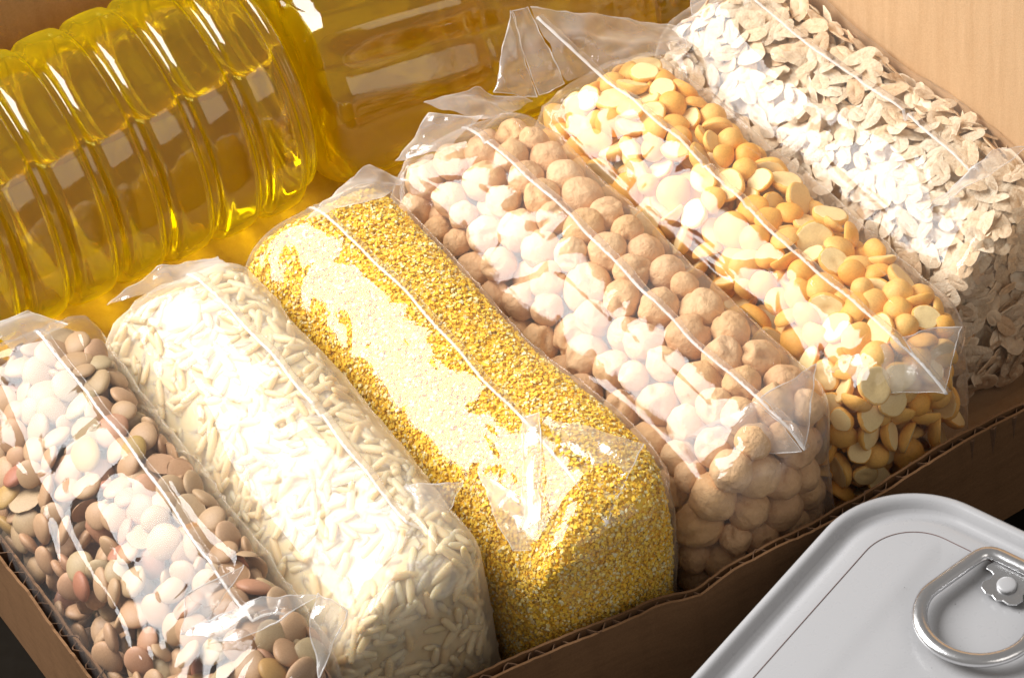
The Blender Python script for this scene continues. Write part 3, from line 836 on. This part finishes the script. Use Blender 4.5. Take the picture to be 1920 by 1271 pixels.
# local: +x runs along the left edge, +y must run away from the box; mirror handled by hand
E1 = Vector((-.948, -.319, 0)).normalized(); E2 = Vector((.319, -.948, 0)).normalized()
CL, CW, CRR = 10.6, 7.5, 2.05
can.rotation_euler = (0, 0, 0)
def cp(a, b_, z): p = E1*a + E2*b_; return (p.x, p.y, z)
def rrect(inset, z, nseg=20):
    r_ = max(.15, CRR-inset); x0, x1, y0, y1 = inset, CL-inset, inset, CW-inset
    out_ = []
    for cx, cy_, a0 in ((x0+r_, y0+r_, PI), (x1-r_, y0+r_, 1.5*PI), (x1-r_, y1-r_, 0), (x0+r_, y1-r_, .5*PI)):
        for k in range(nseg+1):
            a = a0 + k/nseg*PI/2; out_.append(cp(cx+r_*math.cos(a), cy_+r_*math.sin(a), z))
    return out_
LZ = -1.55-ZT
def loft(rings, cap=True):
    v = []; f = []; n = len(rings[0])
    for r_ in rings: v += r_
    for i in range(len(rings)-1):
        for j in range(n): a = i*n+j; c = i*n+(j+1) % n; f.append((a, a+n, c+n, c))
    if cap: f.append(tuple(range((len(rings)-1)*n, len(rings)*n)))
    return v, f
rim = [(.10, -3.65), (.08, -.42), (.02, -.40), (-.02, -.30), (-.02, -.10), (.01, -.03), (.07, .01), (.14, .01), (.20, -.03), (.25, -.10), (.30, -.19)]
v, f = loft([rrect(i_, LZ+z_) for i_, z_ in rim], False)
def fixn(me):
    bm = bmesh.new(); bm.from_mesh(me); bmesh.ops.recalc_face_normals(bm, faces=bm.faces); bm.to_mesh(me); bm.free(); return me
body = link('body', fixn(mesh('body', [(x, y, max(z, .0)) for x, y, z in v], f, [LID])), can)
# lid: groove, raised shoulder, flat panel with shallow embossed bead
lid = [(.29, -.17), (.34, -.235), (.42, -.26), (.50, -.24), (.58, -.19), (.68, -.165), (.85, -.16), (1.0, -.158)]
v, f = loft([rrect(i_, LZ+z_) for i_, z_ in lid], False)
n0 = len(v); 
# panel as a dense grid clipped to the inset outline
panel = link('lid', None, can) if False else None
gx, gy = 110, 78
pv = []; pf = []
def sdf(a, b_, ins):
    r_ = CRR-ins; hx, hy = CL/2-ins-r_, CW/2-ins-r_; qx = abs(a-CL/2)-hx; qy = abs(b_-CW/2)-hy
    return math.hypot(max(qx, 0), max(qy, 0)) + min(max(qx, qy), 0) - r_
rings = [rrect(i_, LZ+z_) for i_, z_ in lid]
# continue inward by scaling toward the middle line
v = []; f = []
allr = rings[:]
steps = 26
for k in range(1, steps+1):
    t = k/steps; ring_ = []
    for p in rings[-1]:
        pl = Vector(p); a = pl.dot(E1); b_ = pl.dot(E2)
        mx_ = min(max(a, CW/2), CL-CW/2); a2 = a+(mx_-a)*t; b2 = b_+(CW/2-b_)*t
        # bead around the tab recess and a soft long dent toward the far end
        d1 = math.hypot((a2-2.35)/1.0, b2-3.75)
        cap_ = max(0, abs(a2-3.6)-2.1)
        dcap = math.hypot(cap_, b2-3.75) - 1.75
        z = LZ-.158 - .045/(1+math.exp(dcap/.10)) + .012*math.exp(-(dcap/.2)**2)
        ring_.append(cp(a2, b2, z))
    allr.append(ring_)
v, f = loft(allr, True)
link('lid', fixn(mesh('lid', v, f, [LID])), can)
def tube_closed(pts, r_, seg=10, flat=1.0, up=Vector((0, 0, 1))):
    v = []; f = []; n = len(pts)
    for i, p in enumerate(pts):
        t = (Vector(pts[(i+1) % n])-Vector(pts[i-1])).normalized(); s_ = t.cross(up).normalized()
        rr_ = r_[i] if isinstance(r_, list) else r_
        for c in range(seg):
            a = c/seg*2*PI; v.append(tuple(Vector(p)+s_*math.cos(a)*rr_+up*math.sin(a)*rr_*flat))
    for i in range(n):
        for c in range(seg):
            a = i*seg+c; b_ = i*seg+(c+1) % seg; i2 = ((i+1) % n)*seg; f.append((a, b_, i2+(c+1) % seg, i2+c))
    return v, f
v, f = tube_closed(rrect(.93, LZ-.156, 24), .011, 6)
link('score_line', mesh('score_line', v, f, [SCORE]), can)
# ring pull: a rolled loop, narrow at the rivet end, round at the finger end
cyb = 3.75
out_ = []
def arc(cx, cy_, r_, a0, a1, n): return [(cx+r_*math.cos(a0+(a1-a0)*k/n), cy_+r_*math.sin(a0+(a1-a0)*k/n)) for k in range(n+1)]
out_ += arc(2.42, cyb, 1.12, -PI/2, PI/2, 34)
out_ += arc(1.20, cyb+.52, .34, math.radians(118), math.radians(180), 8)
out_ += arc(1.20, cyb-.52, .34, math.radians(180), math.radians(242), 8)
# even resampling
pp = [Vector((x, y, 0)) for x, y in out_]; pp.append(pp[0]); dl = [0]
for i in range(1, len(pp)): dl.append(dl[-1]+(pp[i]-pp[i-1]).length)
loop = []
for k in range(150):
    s_ = dl[-1]*k/150; x = np.interp(s_, dl, [p.x for p in pp]); y = np.interp(s_, dl, [p.y for p in pp]); loop.append((x, y))
la = np.array(loop)
for _ in range(5): la = (np.roll(la, 1, 0)+la*2+np.roll(la, -1, 0))/4
lp = [cp(x, y, LZ+.05+.05*(x-1)*.5) for x, y in la]
v, f = tube_closed(lp, [.155 if x > .95+.0 else .155 for x, y in la], 14, .72)
ring = link('ring_pull', mesh('ring_pull', v, f, [ALU]), can)
# tab plate: from the nose of the ring to the rivet, with three lobes
pl = [(.98, -.55), (1.22, -.62), (1.30, -.50), (1.24, -.40), (1.34, -.34), (1.50, -.44), (1.70, -.42), (1.86, -.30), (1.86, -.16), (1.78, -.06), (1.86, .04), (2.0, .02)]
side = [(.98, -.52), (1.12, -.60), (1.22, -.58), (1.23, -.46), (1.27, -.38), (1.40, -.37), (1.52, -.45), (1.68, -.40), (1.76, -.26), (1.74, -.12), (1.80, 0)]
full = side + [(x, -y) for x, y in side[::-1][1:]]
tz = LZ-.05
n = len(full); v = [cp(x, cyb+y, tz+.10*max(0, 1.25-x)) for x, y in full] + [cp(x, cyb+y, tz-.04+.10*max(0, 1.25-x)) for x, y in full]
f = [tuple(range(n)), tuple(range(n, 2*n))[::-1]] + [(i, (i+1) % n, n+(i+1) % n, n+i) for i in range(n)]
tabm = fixn(mesh('tab_plate', v, f, [ALU], smooth=False))
tab = link('tab_plate', tabm, can); bv_ = tab.modifiers.new('b', 'BEVEL'); bv_.width = .012; bv_.segments = 2
def disc(cx, cy_, prof_, m_, nm):
    v = []; f = []; q = 28
    for r_, z_ in prof_:
        for k in range(q): a = k/q*2*PI; v.append(cp(cx+r_*math.cos(a), cy_+r_*math.sin(a), z_))
    for i in range(len(prof_)-1):
        for k in range(q): a = i*q+k; c = i*q+(k+1) % q; f.append((a, c, c+q, a+q))
    f.append(tuple(range((len(prof_)-1)*q, len(prof_)*q)))
    return link(nm, fixn(mesh(nm, v, f, [m_])), can)
sv_, sf_ = [], []
for k in range(26):
    a_, b_ = random.uniform(.6, 9), random.uniform(.6, 7); s0 = random.uniform(.006, .016); c0 = len(sv_)
    sv_ += [cp(a_+s0*math.cos(q)*random.uniform(.6, 1.3), b_+s0*math.sin(q)*random.uniform(.6, 1.3), LZ-.150) for q in (0, 1.2, 2.5, 3.8, 5.1)]
    sf_.append(tuple(range(c0, c0+5)))
o = link('scuff_specks', fixn(mesh('scuff_specks', sv_, sf_, [SPECK], smooth=False)), can); o['kind'] = 'stuff'
disc(1.38, cyb, [(.20, tz+.0), (.205, tz+.04), (.19, tz+.065), (.15, tz+.078), (.05, tz+.082)], LID, 'rivet')
